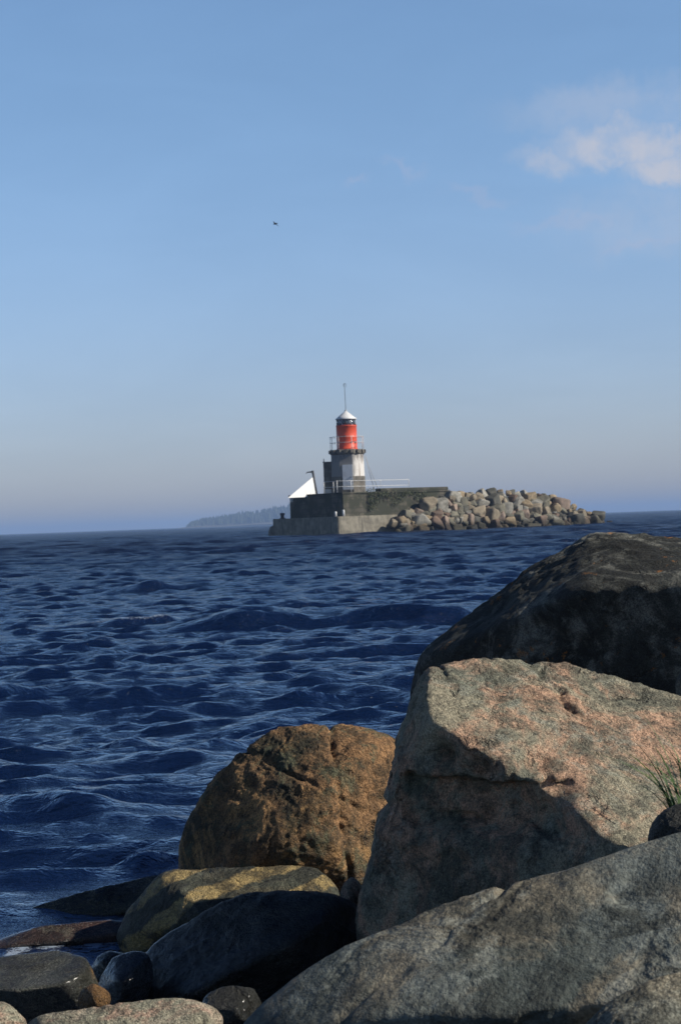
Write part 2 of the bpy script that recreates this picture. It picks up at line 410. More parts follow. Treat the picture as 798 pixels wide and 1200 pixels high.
rock('boulder', 5.85, [(211, 1015), (215, 980), (227, 945), (253, 915), (288, 882), (320, 861), (370, 851), (420, 850), (450, 857), (468, 872), (485, 920), (485, 1000), (470, 1075), (350, 1085), (230, 1065)],
     G_brown, 'rounded rust-brown boulder standing at the water behind the yellow-banded rock', df=.36, db=.35, p=16, seed=5, amp=(.07, .055, .02),
     facets=[((300, 960, 5.52), (450, 940, 5.5), (380, 1060, 5.46)), ((225, 1000, 5.75), (285, 890, 5.8), (310, 990, 5.5)), ((340, 858, 5.8), (450, 862, 5.8), (400, 950, 5.48))],
     carves=[(322, 945, 5.53, .05, .045), (355, 950, 5.5, .035, .025), (395, 960, 5.5, .02, .02)],
     cracks=[(((390, 860, 5.8), (400, 950, 5.5), (410, 1000, 6.2)), .008, .018), (((380, 930, 5.5), (450, 965, 5.5), (420, 940, 6.2)), .008, .02)])
rock('boulder', 5.35, [(138, 1118), (146, 1085), (170, 1050), (205, 1021), (240, 1015), (300, 1017), (345, 1015), (375, 1021), (392, 1048), (398, 1110), (300, 1160), (165, 1140)],
     G_stripe, 'low dark rock with yellow-ochre bands in front of the rust-brown boulder', df=.36, db=.2, p=26, seed=12, chips=8,
     facets=[((205, 1021, 5.4), (345, 1018, 5.4), (230, 1110, 4.95)), ((160, 1070, 5.35), (230, 1030, 5.2), (160, 1130, 5.1))])
rock('boulder', 4.8, [(148, 1195), (154, 1150), (174, 1115), (213, 1085), (258, 1061), (300, 1047), (350, 1044), (390, 1049), (420, 1060), (428, 1110), (405, 1190), (300, 1240), (165, 1225)],
     G_black, 'smooth black rock in shade between the yellow-banded rock and the grey foreground slab', df=.4, db=.32, p=26, seed=21, chips=8, amp=(.08, .03, .006),
     facets=[((300, 1050, 4.8), (175, 1120, 4.8), (230, 1180, 4.55)), ((255, 1065, 4.75), (400, 1060, 4.75), (320, 1160, 4.5))])
rock('boulder', 2.95, [(262, 1235), (300, 1196), (330, 1174), (400, 1118), (460, 1084), (540, 1050), (620, 1029), (690, 1008), (740, 989), (775, 982), (840, 972), (900, 1000), (960, 1100), (960, 1320), (600, 1420), (300, 1330)],
     G_front, 'blue-grey sloping foreground slab filling the lower right corner', df=.5, db=.4, p=26, seed=31, chips=6, amp=(.09, .024, .008),
     facets=[((400, 1118, 2.95), (740, 990, 3.0), (600, 1200, 2.5)), ((700, 1060, 2.75), (840, 990, 2.9), (800, 1150, 2.5))],
     carves=[(760, 1035, 2.86, .05, .028), (715, 1075, 2.76, .05, .028), (670, 1110, 2.66, .05, .022), (620, 1135, 2.6, .05, .016)],
     cracks=[(((400, 1190, 2.6), (560, 1060, 2.9), (520, 1100, 3.4)), .006, .012), (((640, 1190, 2.5), (798, 1080, 2.6), (760, 1100, 3.2)), .006, .010)])
rock('boulder', 2.35, [(672, 1218), (700, 1186), (735, 1162), (775, 1148), (830, 1140), (880, 1200), (860, 1320), (690, 1310)],
     G_grey, 'olive-grey rock corner lowest at the bottom right, in front of the foreground slab', df=.2, db=.14, p=12, seed=41, sub=6)
rock('boulder', 3.7, [(8, 1215), (30, 1190), (70, 1180), (120, 1174), (165, 1172), (200, 1173), (222, 1170), (236, 1178), (260, 1208), (240, 1270), (100, 1290), (15, 1260)],
     G_pale, 'pale pinkish flat-topped rock at the bottom left edge', df=.25, db=.16, p=34, seed=43, sub=6, amp=(.06, .05, .018), facets=[((40, 1186, 3.7), (220, 1172, 3.7), (140, 1230, 3.5))])
rock('boulder', 4.45, [(-80, 1190), (-50, 1130), (-5, 1123), (40, 1117), (72, 1114), (96, 1127), (112, 1144), (119, 1168), (95, 1200), (0, 1215)],
     G_flat, 'slate-grey flat rock with small orange stains at the left edge', df=.22, db=.2, p=40, seed=47, sub=6, chips=9, amp=(.04, .025, .008), facets=[((0, 1124, 4.5), (85, 1120, 4.5), (60, 1190, 4.25))])
rock('boulder', 3.75, [(-50, 1225), (-35, 1182), (0, 1174), (18, 1188), (32, 1208), (10, 1250), (-30, 1250)],
     G_pale, 'small tan rock in the extreme bottom left corner', df=.1, db=.1, p=10, seed=51, sub=5)
rock('boulder', 4.2, [(92, 1176), (98, 1160), (110, 1153), (122, 1158), (130, 1168), (124, 1186), (98, 1188)], G_orange,
     'small orange stone between the slate-grey rock and the pale bottom rock', df=.04, db=.05, p=24, seed=53, sub=5)
rock('boulder', 4.7, [(113, 1182), (119, 1150), (135, 1125), (160, 1115), (178, 1122), (180, 1165), (160, 1195), (122, 1195)], G_blue,
     'small wet blue-grey rock left of the smooth black rock', df=.12, db=.12, p=30, seed=55, sub=6, amp=(.05, .03, .006))
rock('boulder', 4.95, [(104, 1142), (112, 1124), (130, 1115), (147, 1118), (152, 1140), (132, 1162), (110, 1157)], G_olive,
     'small dark brown wet rock just left of the yellow-banded rock', df=.08, db=.08, p=24, seed=57, sub=5)
rock('boulder', 4.1, [(232, 1195), (243, 1166), (268, 1156), (296, 1159), (308, 1182), (315, 1222), (248, 1225)], G_black,
     'small black stone below the smooth black rock at the bottom', df=.08, db=.09, p=26, seed=59, sub=6)
rock('boulder', 5.0, [(398, 1058), (401, 1036), (412, 1028), (424, 1034), (428, 1064), (406, 1070)], G_pale,
     'small pale pebble wedged between the rust-brown boulder and the big angular one', df=.04, db=.05, p=9, seed=61, sub=5)
rock('boulder', 6.1, [(18, 1080), (45, 1066), (85, 1052), (110, 1044), (150, 1032), (200, 1020), (250, 1020), (245, 1060), (180, 1090), (80, 1098)], G_olive,
     'olive rock awash with water left of the yellow-banded rock', df=.3, db=.3, p=26, seed=63, sub=6, amp=(.10, .07, .012))
rock('boulder', 5.45, [(-20, 1112), (20, 1092), (75, 1082), (140, 1078), (165, 1085), (165, 1120), (80, 1130), (0, 1130)], G_red,
     'flat reddish wet rock awash behind the slate-grey rock', df=.22, db=.2, p=26, seed=65, sub=6, amp=(.08, .05, .012))
rock('boulder', 3.5, [(760, 992), (768, 962), (784, 946), (818, 938), (860, 955), (870, 1010), (800, 1025)], G_black,
     'round black stone at the right edge between the big boulder and the foreground slab', df=.08, db=.09, p=9, seed=67, sub=6)
rock('boulder', 5.5, [(792, 804), (794, 792), (812, 780), (850, 800), (840, 850), (800, 850)], G_grey,
     'sliver of grey rock at the right edge behind the big angular boulder', df=.08, db=.08, p=10, seed=69, sub=5)
# more of the same shore just outside the picture, so that a step aside still stands on rocks
for i, (x, y, z, r, mt, lb) in enumerate([]):
    pass

# shore bed
def bed_z(x, y):
    return np.clip(-.10 + .22 * x - .16 * (y - 4.5), -1.2, .55)
gx = np.linspace(-4, 9, 240); gy = np.linspace(-6, 10, 260)
X, Yg = np.meshgrid(gx, gy)
pp = np.stack([X.ravel(), Yg.ravel(), np.zeros(X.size)], 1)
Z = bed_z(pp[:, 0], pp[:, 1]) + .05 * fbm(pp * 2.2, 4) + .035 * fbm(pp * 7, 3, ridged=True)
Z = np.where(np.hypot(pp[:, 0], pp[:, 1]) < 1.0, np.minimum(Z, .35), Z)
pp[:, 2] = Z
ii = np.arange(X.size).reshape(X.shape)
quads = np.stack([ii[:-1, :-1], ii[:-1, 1:], ii[1:, 1:], ii[1:, :-1]], -1).reshape(-1, 4)
bed_m = rock_mat('shore_gravel', (.12, .11, .09), (.06, .055, .045), (.16, .13, .09), spk=.6, wet=.3)
tag(mesh_np('shore_bed', pp, quads, bed_m), 'dark stony shore bed under the boulders', 'shore', kind='structure')

# ------------------------------------------------------------------ sea
rng = np.random.RandomState(4)
rr = [2.9]
while rr[-1] < 12000:
    r = rr[-1]
    k =   .0028 if r < 260 else min(.05, .0028 * (r / 260) ** .8)
    rr.append(r + max(.010, r * k))
rr = np.array(rr)
ang = np.concatenate([np.linspace(-75, -12, 60, endpoint=False), np.linspace(-12, 12, 760), np.linspace(12, 75, 61)[1:]])
ang = np.radians(ang)
RR, AA = np.meshgrid(rr, ang, indexing='ij')
X = RR * np.sin(AA); Yw = RR * np.cos(AA)
dxs = np.maximum(np.gradient(RR, axis=0), .012)
Zw = np.zeros_like(X); DX = np.zeros_like(X); DY = np.zeros_like(X)
nc = 170
f32 = np.float32
X = X.astype(f32); Yw = Yw.astype(f32); Zw = Zw.astype(f32); DX = DX.astype(f32); DY = DY.astype(f32); dxs = dxs.astype(f32)
lam = np.exp(rng.uniform(np.log(.12), np.log(6.0), nc)); lam.sort()
for L in lam:
    th = -np.pi / 2 + .22 + rng.normal() * (.5 if L < 1.2 else .32)          # travelling towards the shore
    kx, ky = np.cos(th) * 2 * np.pi / L, np.sin(th) * 2 * np.pi / L
    st = .046 if L < .25 else .068 if L < .6 else .036 if L < 1.0 else .020 if L < 1.6 else .012 if L < 3 else .008
    a = st * L / (2 * np.pi) * rng.uniform(.6, 1.3)
    farx = 1 + (2.3 if L > 2 else 1.7 if L > 1.0 else .6 if L > .6 else 0) * np.clip((rr - 30) / 70, 0, 1)[:, None]        # freer, rougher water away from the shore
    nr = int(np.searchsorted(-(L / dxs[:, 0]), -2.0)) + 1            # rows near enough to resolve this wave
    if nr < 2: continue
    xs, ys = X[:nr], Yw[:nr]
    A = (a * farx[:nr] * np.clip((L / dxs[:nr] - 2.0) / 2.0, 0, 1)).astype(f32)
    # slow patchiness, so that crests are short
    e1 = np.sin(xs * f32(rng.uniform(.5, 1.1) / L) + ys * f32(rng.uniform(-.4, .4) / L) + f32(rng.uniform(0, 6.28)))
    e2 = np.sin(xs * f32(rng.uniform(-.5, .5) / L) + ys * f32(rng.uniform(.3, .9) / L) + f32(rng.uniform(0, 6.28)))
    A *= np.clip(.62 + .5 * e1 + .4 * e2, 0.05, 2)
    ph = f32(kx) * xs + f32(ky) * ys + f32(rng.uniform(0, 6.28))
    Zw[:nr] += A * np.cos(ph); s_ = np.sin(ph)
    DX[:nr] -= .95 * A * s_ * f32(np.cos(th)); DY[:nr] -= .95 * A * s_ * f32(np.sin(th))
# calmer in the lee of the shore rocks
calm = np.clip((RR - 4.0) / 4.0, .45, 1)
Zw *= calm; DX *= calm; DY *= calm
foam_glint = np.zeros_like(X)
def roller(px, py, Y, half, w, h, foam_amt=0.0, bend=.15, skew=0.0):
    c0 = P(px, py, Y)
    u = X - c0.x; v = Yw - c0.y - bend * u * u / half - skew * u + .3 * w * np.sin(u * 3.1 / half + px) 
    prof = np.where(v < 0, np.exp(-(v / (w * .5)) ** 2), np.exp(-(v / (w * 1.3)) ** 2))
    env = np.exp(-np.abs(u / half) ** 3)
    Zw[:] += h * prof * env * (1 + .3 * np.sin(u * 4.3 / half + px))
    if foam_amt: foam_glint[:] = np.maximum(foam_glint, foam_amt * env * np.exp(-((v + w * .1) / (w * .5)) ** 2))
def Yat(px, py):           # depth of the calm water plane at a photo position
    d = ray(px, py); return -CAM.z / d.z * d.y
roller(135, 950, Yat(135, 956), .85, .20, .075, .3, bend=.03, skew=-.10)
roller(10, 966, Yat(10, 970), .35, .14, .07)
roller(375, 728, Yat(375, 732), 1.5, .55, .20, .2, bend=.05)
roller(165, 728, Yat(165, 733), .9, .35, .10, .74, skew=.5)
roller(392, 800, Yat(392, 806), .40, .20, .065)
roller(35, 822, Yat(35, 826), .5, .25, .10)
roller(205, 690, Yat(205, 692), 1.2, .7, .15)
roller(185, 1004, Yat(185, 1008), .16, .1, .03, .5)
def glint_fleck(px, py, rad, amt=1.0):  # pale flecks painted on the water as sun glints by the rocks
    c0 = P(px, py, Yat(px, py)); foam_glint[:] = np.maximum(foam_glint, amt * np.exp(-((X - c0.x) ** 2 + ((Yw - c0.y) / 1.8) ** 2) / rad ** 2))
for q in ((30, 1098, .06), (90, 1104, .05), (192, 1006, .07), (208, 1012, .05), (150, 1078, .06), (175, 1070, .06), (130, 1085, .05), (60, 1112, .07), (108, 1112, .06), (20, 1118, .06), (8, 1165, .06), (128, 1108, .05)): glint_fleck(*q, .85)
XX = X + DX; YY = Yw + DY
# shoaling: how clearly the bed shows through
dep = np.clip(-bed_z(XX, YY), 0, 2)
shal = np.exp(-dep / .22) * np.clip(1 - (RR - 4) / 4.5, 0, 1)
V = np.stack([XX.ravel(), YY.ravel(), Zw.ravel()], 1)
ii = np.arange(X.size).reshape(X.shape)
quads = np.stack([ii[:-1, :-1], ii[1:, :-1], ii[1:, 1:], ii[:-1, 1:]], -1).reshape(-1, 4)
m, t, b = material('sea_water')
pos = t.new('ShaderNodeNewGeometry').outputs['Position']
camd = t.vmath('LENGTH', t.vmath('MULTIPLY', pos, (1, 1, 0)))
v1 = t.vmath('MULTIPLY', pos, (1.0, 1.35, 1.0))
h1 = t.noise(v1, 2.2, 4, .6, .4); h2 = t.noise(v1, 9.0, 4, .62, .3); h3 = t.noise(v1, 30, 3, .6, .2)
far = t.ramp(camd, (15, 120)); vf = t.ramp(camd, (4, 25))
h = t.math('ADD', t.math('MULTIPLY', h1, t.math('MULTIPLY', far, .55)), t.math('MULTIPLY', h2, t.math('MULTIPLY_ADD', vf, .13, .10)))
h = t.math('ADD', h, t.math('MULTIPLY', h3, .022))
nrm = t.bump(h, 1.0, .30)
# wavelets too small to model: slopes of their own, at any distance
sl_ = t.vmath('SUBTRACT', t.noise(t.vmath('MULTIPLY', pos, (1.0, 1.6, 1)), 3.1, 5, .7, .3, 2, 'Color'), (.5, .5, .5))
sl_ = t.vmath('MULTIPLY', sl_, (1, 1, 0))
k_ = t.new('ShaderNodeVectorMath', operation='SCALE', ins={0: sl_}); t.put(k_, 'Scale', t.math('MULTIPLY_ADD', far, .95, .55))
nrm = t.vmath('ADD', nrm, k_.outputs[0])
gr_ = t.noise(t.vmath('MULTIPLY', pos, (.20, .11, 1)), 1.0, 6, .68, .6)
sd = t.new('ShaderNodeCombineXYZ', ins={1: t.math('MULTIPLY', t.math('SUBTRACT', gr_, .5), t.math('MULTIPLY', t.ramp(camd, (25, 90)), -1.6))}).outputs[0]
nrm = t.vmath('NORMALIZE', t.vmath('ADD', nrm, sd))
fr = t.new('ShaderNodeFresnel', ins={'IOR': 1.333, 'Normal': nrm}).outputs[0]
gl = t.new('ShaderNodeBsdfGlossy', ins={'Color': (.86, .93, 1, 1), 'Roughness': t.math('MULTIPLY_ADD', far, .14, .06), 'Normal': nrm}).outputs[0]
df_ = t.new('ShaderNodeBsdfDiffuse', ins={'Color': (.0025, .0085, .030, 1)}).outputs[0]
tr = t.new('ShaderNodeBsdfTransparent', ins={'Color': (.50, .52, .40, 1)}).outputs[0]
sh = t.new('ShaderNodeAttribute', attribute_name='shallow').outputs['Fac']
fo = t.new('ShaderNodeAttribute', attribute_name='foam_glint').outputs['Fac']
body = t.new('ShaderNodeMixShader', ins={0: t.math('MULTIPLY', sh, .85, clamp=True), 1: df_, 2: tr}).outputs[0]
fr = t.math('MULTIPLY', fr, t.math('MULTIPLY', t.math('MULTIPLY_ADD', far, -.21, .55), t.math('ADD', 1.0, t.math('MULTIPLY', far, t.ramp(gr_, (.38, .62, -.5, .25))))))       # far crests hide the grazing backs of the waves
surf = t.new('ShaderNodeMixShader', ins={0: fr, 1: body, 2: gl}).outputs[0]
fd = t.new('ShaderNodeBsdfDiffuse', ins={'Color': (.55, .66, .80, 1)}).outputs[0]
fm = t.math('MULTIPLY', t.ramp(t.math('ADD', fo, t.math('MULTIPLY', t.noise(pos, 38, 7, .8), 1.5)), (1.36, 1.62)), .5)
surf = t.new('ShaderNodeMixShader', ins={0: fm, 1: surf, 2: fd}).outputs[0]
t.l.new(surf, m.node_tree.nodes['Material Output'].inputs['Surface'])
sea = mesh_np('sea', V, quads, m)
for nm, arr in (('shallow', shal), ('foam_glint', foam_glint)):
    at = sea.data.attributes.new(nm, 'FLOAT', 'POINT'); at.data.foreach_set('value', arr.ravel().astype(np.float32))
tag(sea, 'choppy deep blue sea', 'sea', kind='structure')
del X, Yw, Zw, DX, DY, XX, YY, V, quads, RR, AA, shal, foam_glint

# ------------------------------------------------------------------ breakwater frame
Cn = Vector((P(397, 627, 171).x, 171, 0))
av = Vector((.78, .62, 0)).normalized(); bv = Vector((-av.y, av.x, 0))
RZ = math.atan2(av.y, av.x)
def L2W(s, q, z=0): return Cn + av * s + bv * q + Vector((0, 0, z))
def T_at(px, q=0.0):       # distance along the pier seen at column px
    k = (px - 399) / F
    base = Cn + bv * q
    return (k * base.y - base.x) / (av.x - k * av.y)
def z_at(py, wp):          # height of photo row py at world point wp
    px = 399
    lo, hi = -5, 40
    hz = 611.5 + (399 - (399 + wp.x / wp.y * F)) * math.tan(R(2.08))
    return 1.1 + (hz - py) * wp.y / F

concrete = simple('concrete_weathered', (.22, .20, .155), .85, .35, 1.6, (.07, .066, .05), .7, .02)
m, t, b = material('pier_masonry')
tc = t.new('ShaderNodeTexCoord').outputs['Object']
sx = t.new('ShaderNodeSeparateXYZ', ins={0: tc})
cmb = t.new('ShaderNodeCombineXYZ', ins={0: t.math('ADD', sx.outputs[0], sx.outputs[1]), 1: sx.outputs[2], 2: 0.0}).outputs[0]
br = t.new('ShaderNodeTexBrick', ins={'Vector': cmb, 'Color1': (.135, .12, .09, 1), 'Color2': (.08, .072, .055, 1), 'Mortar': (.05, .046, .038, 1), 'Scale': 1.0, 'Mortar Size': .03, 'Brick Width': 1.1, 'Row Height': .45})
cc = t.mix(t.ramp(t.noise(tc, .9, 7, .65), (.38, .54)), br.outputs[0], (.038, .040, .024))
t.put(b, 'Base Color', cc); t.put(b, 'Roughness', .9); t.put(b, 'Normal', t.bump(br.outputs['Fac'], -.6, .04))
masonry = m
white_p = simple('paint_white_weathered', (.74, .72, .68), .55, .08, 2.0, (.33, .28, .22), .55)
white_c = simple('paint_white', (.76, .76, .75), .5, .06, 1.5, (.55, .53, .48), .4)
red_p = simple('paint_red', (.74, .085, .03), .5, .10, 2.5, (.42, .06, .025), .45)
stone_d = simple('tower_stone', (.15, .135, .11), .9, .35, 2.5, (.06, .058, .045), .6, .02)
dark_m = simple('metal_dark', (.05, .05, .055), .6, .2)
grey_m = simple('metal_grey', (.42, .43, .45), .5, .1)
rail_m = simple('rail_pale', (.62, .62, .60), .5, .1)
door_m = simple('door_pale', (.55, .58, .62), .5, .1, 2, (.3, .3, .3), .3)
glass_m, t, b = material('lantern_glass')
t.put(b, 'Base Color', (.22, .27, .33, 1)); t.put(b, 'Roughness', .08); t.put(b, 'Transmission Weight', .6)

pier = tag(empty('pier', Cn, RZ), 'grey concrete and masonry pier end carrying the red and white lighthouse', 'pier')
zt = 1.55
LQ = 9.2
mb = MB(); mb.box(0, 13.5, 0, LQ, -2.5, zt, .06); mb.build('plinth', concrete, pier)
# upper masonry wall, set back on the plinth
mb = MB(); mb.box(1.0, 12.9, .55, 7.95, zt - .05, 3.42, .04); mb.build('upper_wall', masonry, pier)
mb = MB(); mb.box(.92, 12.98, .47, 8.03, 3.425, 3.56, .03); mb.build('coping', masonry, pier)
mb = MB(); mb.box(5.2, 12.9, .62, 1.35, 3.565, 3.84, .03); mb.build('parapet', masonry, pier)
# a lower apron, its end rounded by the sea
mb = MB(); mb.lathe([(.95, -2), (1.0, .4), (.85, .85), (.4, 1.1), (.05, 1.15)], 20, .9, LQ + .2); mb.build('end_block', stone_d, pier)

# ---- lighthouse
TC = L2W(5.6, 5.3); TC = Vector((P(408.6, 577, 100).x * TC.y / 100, TC.y, 0))
zb = 3.56
lh = tag(empty('lighthouse', (TC.x, TC.y, zb), RZ), 'small lighthouse with red lantern and white octagonal tower on the pier', 'lighthouse')
def zz(py): return z_at(py, TC) - zb
S = TC.y / F                     # metres per photo pixel
Rt = 19.8 * S / math.cos(R(11))
z1, z2, z3 = zz(558.5), zz(533), zz(527)
mb = MB(); mb.lathe([(Rt * 1.03, 0), (Rt * 1.03, z1)], 8, rot=R(22.5), smooth=False); mb.build('stone_base', stone_d, lh)
m, t, b = material('tower_white_streaked')
tc = t.new('ShaderNodeTexCoord').outputs['Object']
st1 = t.noise(t.vmath('MULTIPLY', tc, (5, 5, .35)), 1.0, 5, .65, .2)
st2 = t.noise(t.vmath('MULTIPLY', tc, (9, 9, 1.5)), 1.0, 5, .7)
z = t.new('ShaderNodeSeparateXYZ', ins={0: tc}).outputs['Z']
topm = t.ramp(z, (z2 - .9, z2))
cc = t.mix(t.ramp(st1, (.52, .64)), (.76, .73, .68), (.30, .24, .19))
cc = t.mix(t.math('MULTIPLY', topm, t.ramp(st2, (.38, .58))), cc, (.10, .085, .07))
# shade of the left and viewer-facing sides, painted into the colour
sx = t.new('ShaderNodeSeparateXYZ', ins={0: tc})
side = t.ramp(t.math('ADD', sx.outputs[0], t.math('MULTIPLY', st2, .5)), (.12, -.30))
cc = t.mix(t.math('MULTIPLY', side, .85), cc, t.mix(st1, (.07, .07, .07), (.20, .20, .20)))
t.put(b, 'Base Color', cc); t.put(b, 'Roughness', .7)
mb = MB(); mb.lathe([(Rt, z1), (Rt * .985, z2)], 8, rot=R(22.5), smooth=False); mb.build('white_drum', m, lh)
mb = MB(); mb.lathe([(Rt * 1.0, z2), (Rt * 1.05, z2 + .08), (Rt * 1.05, z2 + .16), (Rt * 1.03, z3 - .06), (Rt * 1.0, z3)], 8, rot=R(22.5), smooth=False)
g = mb.build('gallery', stone_d, lh)
for i in range(16):      # corbel blocks on the rim
    a = 2 * math.pi * i / 16
    mb = MB(); mb.box(-.16, .16, -.12, .12, 0, .30, .02); o = mb.build('corbel', stone_d, g)
    o.location = (Rt * 1.0 * math.cos(a), Rt * 1.0 * math.sin(a), z2 + .12); o.rotation_euler = (0, 0, a + R(90))
# pale door panel on the face turned to the viewer and the dark porch on the left
fa = R(180 + 45)                 # local angle of the diagonal face
ap = Rt * math.cos(R(22.5))
def on_face(name, mat, w, zlo, zhi, th, sh_=0.0, parent=lh, r0=None):
    mb = MB(); mb.box(-th / 2, th / 2, -w / 2, w / 2, zlo, zhi, .015)
    o = mb.build(name, mat, parent); r0 = r0 or ap * 1.03
    o.location = Vector((r0 * math.cos(fa) - sh_ * math.sin(fa), r0 * math.sin(fa) + sh_ * math.cos(fa), 0)); o.rotation_euler = (0, 0, fa)
    return o
dr = on_face('door', door_m, 12 * S, zz(574), zz(545), .10, .12)
mb = MB(); mb.box(-.02, .02, -.09, .09, -.02, .02, .005); o = mb.build('handle', dark_m, dr); o.location = (-.07 + .14, .28, (zz(574) + zz(545)) / 2)
on_face('door_sill', stone_d, 14 * S, zz(577), zz(574.2), .35, .12)
pa = R(180 + 45 - 50)            # towards the left as seen
px_c = 391.5
pcx = (px_c - 408.6) * S
inv = Matrix.Rotation(-RZ, 3, 'Z')
w = inv @ Vector((pcx, .35, 0))
mb = MB(); mb.box(-.85, .85, -.45, .45, zz(577) + .35, zz(541.5), .03)
o = mb.build('annex', stone_d, lh); o.location = (w.x, w.y, 0); o.rotation_euler = (0, 0, -RZ)
mb = MB(); mb.box(-.90, .90, -.5, .5, zz(541.5) + .002, zz(540.2), .02); o2 = mb.build('annex_roof', dark_m, o)
mb = MB(); mb.tube([(-.8, 0, zz(540.2)), (-.8, 0, zz(536.5))], .04); mb.build('annex_vent', dark_m, o)
mb = MB(); mb.box(-.83, .2, -.43, .43, 0, zz(577) + .345, .02); mb.build('annex_footing', white_p, o)
# gallery railing
Rr = 20.0 * S
nz = zz(512)
gr_ = MB(); ring = [(Rr * math.cos(2 * math.pi * i / 40), Rr * math.sin(2 * math.pi * i / 40)) for i in range(41)]
for hgt in (nz, (nz + z3) / 2 + .05):
    o = MB().tube([(x, y, hgt) for x, y in ring], .017).build('gallery_rail', rail_m, lh)
for i in range(8):
    a = 2 * math.pi * (i + .35) / 8 - RZ
    MB().tube([(Rr * math.cos(a), Rr * math.sin(a), z3 - .1), (Rr * math.cos(a), Rr * math.sin(a), nz + .02)], .024).build('gallery_post', rail_m, lh)
# red lantern house, glazing, roof
Rl = 11.9 * S
z4, z5, z6 = zz(498.5), zz(491.5), zz(481.5)
mb = MB(); mb.lathe([(Rl * 1.03, z3), (Rl * 1.03, z3 + .1), (Rl, z3 + .12), (Rl, (z3 + z4) / 2 - .02), (Rl * 1.012, (z3 + z4) / 2), (Rl, (z3 + z4) / 2 + .02), (Rl, z4 - .1), (Rl * 1.03, z4 - .08), (Rl * 1.03, z4)], 40)
rd = mb.build('red_lantern_house', red_p, lh)
for (aa, hh) in ((-62, .30), (-35, .28), (-100, .55)):
    a = R(aa) - RZ
    o = MB().lathe([(.075, 0), (.075, .05)], 12).build('porthole', dark_m, rd)
    o.location = (Rl * math.cos(a), Rl * math.sin(a), z3 + (z4 - z3) * hh); o.rotation_euler = (0, R(90), a)
MB().lathe([(Rl * .93, z4 + .002), (Rl * .93, z5)], 40).build('lantern_glazing', glass_m, lh)
MB().lathe([(.20, z4 + .01), (.28, z4 + .1), (.28, z5 - .1), (.18, z5 - .02)], 20).build('lens', white_c, lh)
for i in range(12):
    a0 = 2 * math.pi * i / 12; a1 = a0 + 2 * math.pi / 12
    for s_, e_ in ((a0, a1), (a1, a0)):
        MB().tube([(Rl * .96 * math.cos(s_), Rl * .96 * math.sin(s_), z4 + .02), (Rl * .96 * math.cos(e_), Rl * .96 * math.sin(e_), z5)], .026).build('glazing_bar', dark_m if i % 2 else grey_m, lh)
dz = z6 - z5
mb = MB(); mb.lathe([(Rl * 1.05, z5), (Rl * 1.07, z5 + .05), (Rl * .74, z5 + dz * .36), (Rl * .42, z5 + dz * .68), (Rl * .18, z5 + dz * .9), (.07, z6)], 40)
rf = mb.build('roof', white_c, lh)
mb = MB(); mb.lathe([(.07, z6 - .12), (.10, z6), (.10, z6 + .06), (.03, z6 + .12)], 16); mb.build('roof_vent', grey_m, rf)
za = zz(449)
an = MB().tube([(0, 0, z6 + .1), (-.02, .0, (z6 + za) / 2), (-.05, 0, za)], .022).build('antenna', dark_m, lh)
pts = [(.12 * math.cos(q), .0, za - .18 + .16 * math.sin(q)) for q in np.linspace(-1.2, 3.9, 14)]
MB().tube([tuple((inv @ Vector(p))) for p in pts], .016).build('antenna_loop', dark_m, an)

# ---- guy wires from the gallery
for k, (tx, q, px, py) in enumerate(((0.9, 0, 438.5, 577), (1.0, .3, 443, 578))):
    a0 = Vector((TC.x + 1.55, TC.y, z_at(534, TC))); e = P(px, py, TC.y + 1.5)
    e.z = 3.9
    o = MB().tube([a0 + Vector((.0, .12 * k, 0)), (a0 + e) / 2 - Vector((0, 0, .12)), e], .022).build('guy_wire', grey_m)
    tag(o, ('steeper' if k == 0 else 'shallower') + ' thin grey cable running down right from the lighthouse gallery', 'cable', 'cables beside the lighthouse')

# ---- railing on the wall
rl = tag(empty('railing', L2W(1.2, .8, 3.56), RZ), 'white pipe railing along the top of the pier wall below the lighthouse', 'railing')
def rl_pt(px, zloc, q):      # on the wall top, local to the railing
    s = T_at(px, q); return Vector((s - 1.2, q - .8, zloc))
for px in (396, 412.5):
    p0 = rl_pt(px, 0, .8); MB().tube([p0, p0 + Vector((0, 0, 1.0))], .036).build('post', rail_m, rl)
for zl in (.98, .5):
    MB().tube([rl_pt(395.5, zl, .8), rl_pt(413, zl, .8), rl_pt(480, zl, .8)], .022).build('rail', rail_m, rl)
for px in (447, 480):
    p0 = rl_pt(px, 0, .8); MB().tube([p0 + Vector((0, 0, .35)), p0 + Vector((0, 0, 1.0))], .022).build('post', rail_m, rl)
for q in (2.0, 3.3):
    p0 = Vector((0, q - .8, 0)); MB().tube([p0, p0 + Vector((0, 0, 1.0))], .034).build('post', rail_m, rl)
for zl in (.98, .5):
    MB().tube([Vector((0, 0, zl)), Vector((0, 2.5, zl))], .022).build('rail', rail_m, rl)

# ---- white triangular daymark with its post
dm = tag(empty('daymark', L2W(1.25, 5.6, 3.56)), 'white triangular daymark at the left end of the pier wall', 'daymark')
Yd = L2W(1.25, 5.6).y - .3
o0 = dm.location
def dmp(px, py, Y): return P(px, py, Y) - o0
a = dmp(337.5, 583.5, Yd - 1.0); b_ = dmp(370, 582, Yd + .3); c_ = dmp(366, 559.5, Yd + .8); d_ = dmp(352, 582, Yd + 2.2)
mb = MB(); mb.poly_prism([a, b_, c_], (.03, .06, -.02)); mb.build('front_panel', white_c, dm)
mb = MB(); mb.poly_prism([b_ + Vector((.035, .06, 0)), d_, c_ + Vector((.035, .06, 0))], (-.03, -.02, -.02)); mb.build('side_panel', white_c, dm)
mb = MB(); mb.box(-.12, .12, -.12, .12, 0, .38, .02); o = mb.build('footing', white_p, dm); o.location = dmp(341.5, 588.5, Yd + .2)
fp = tag(empty('flagpole', P(371.5, 583, Yd + 1.1)), 'dark leaning pole with a short pennant beside the white daymark', 'pole')
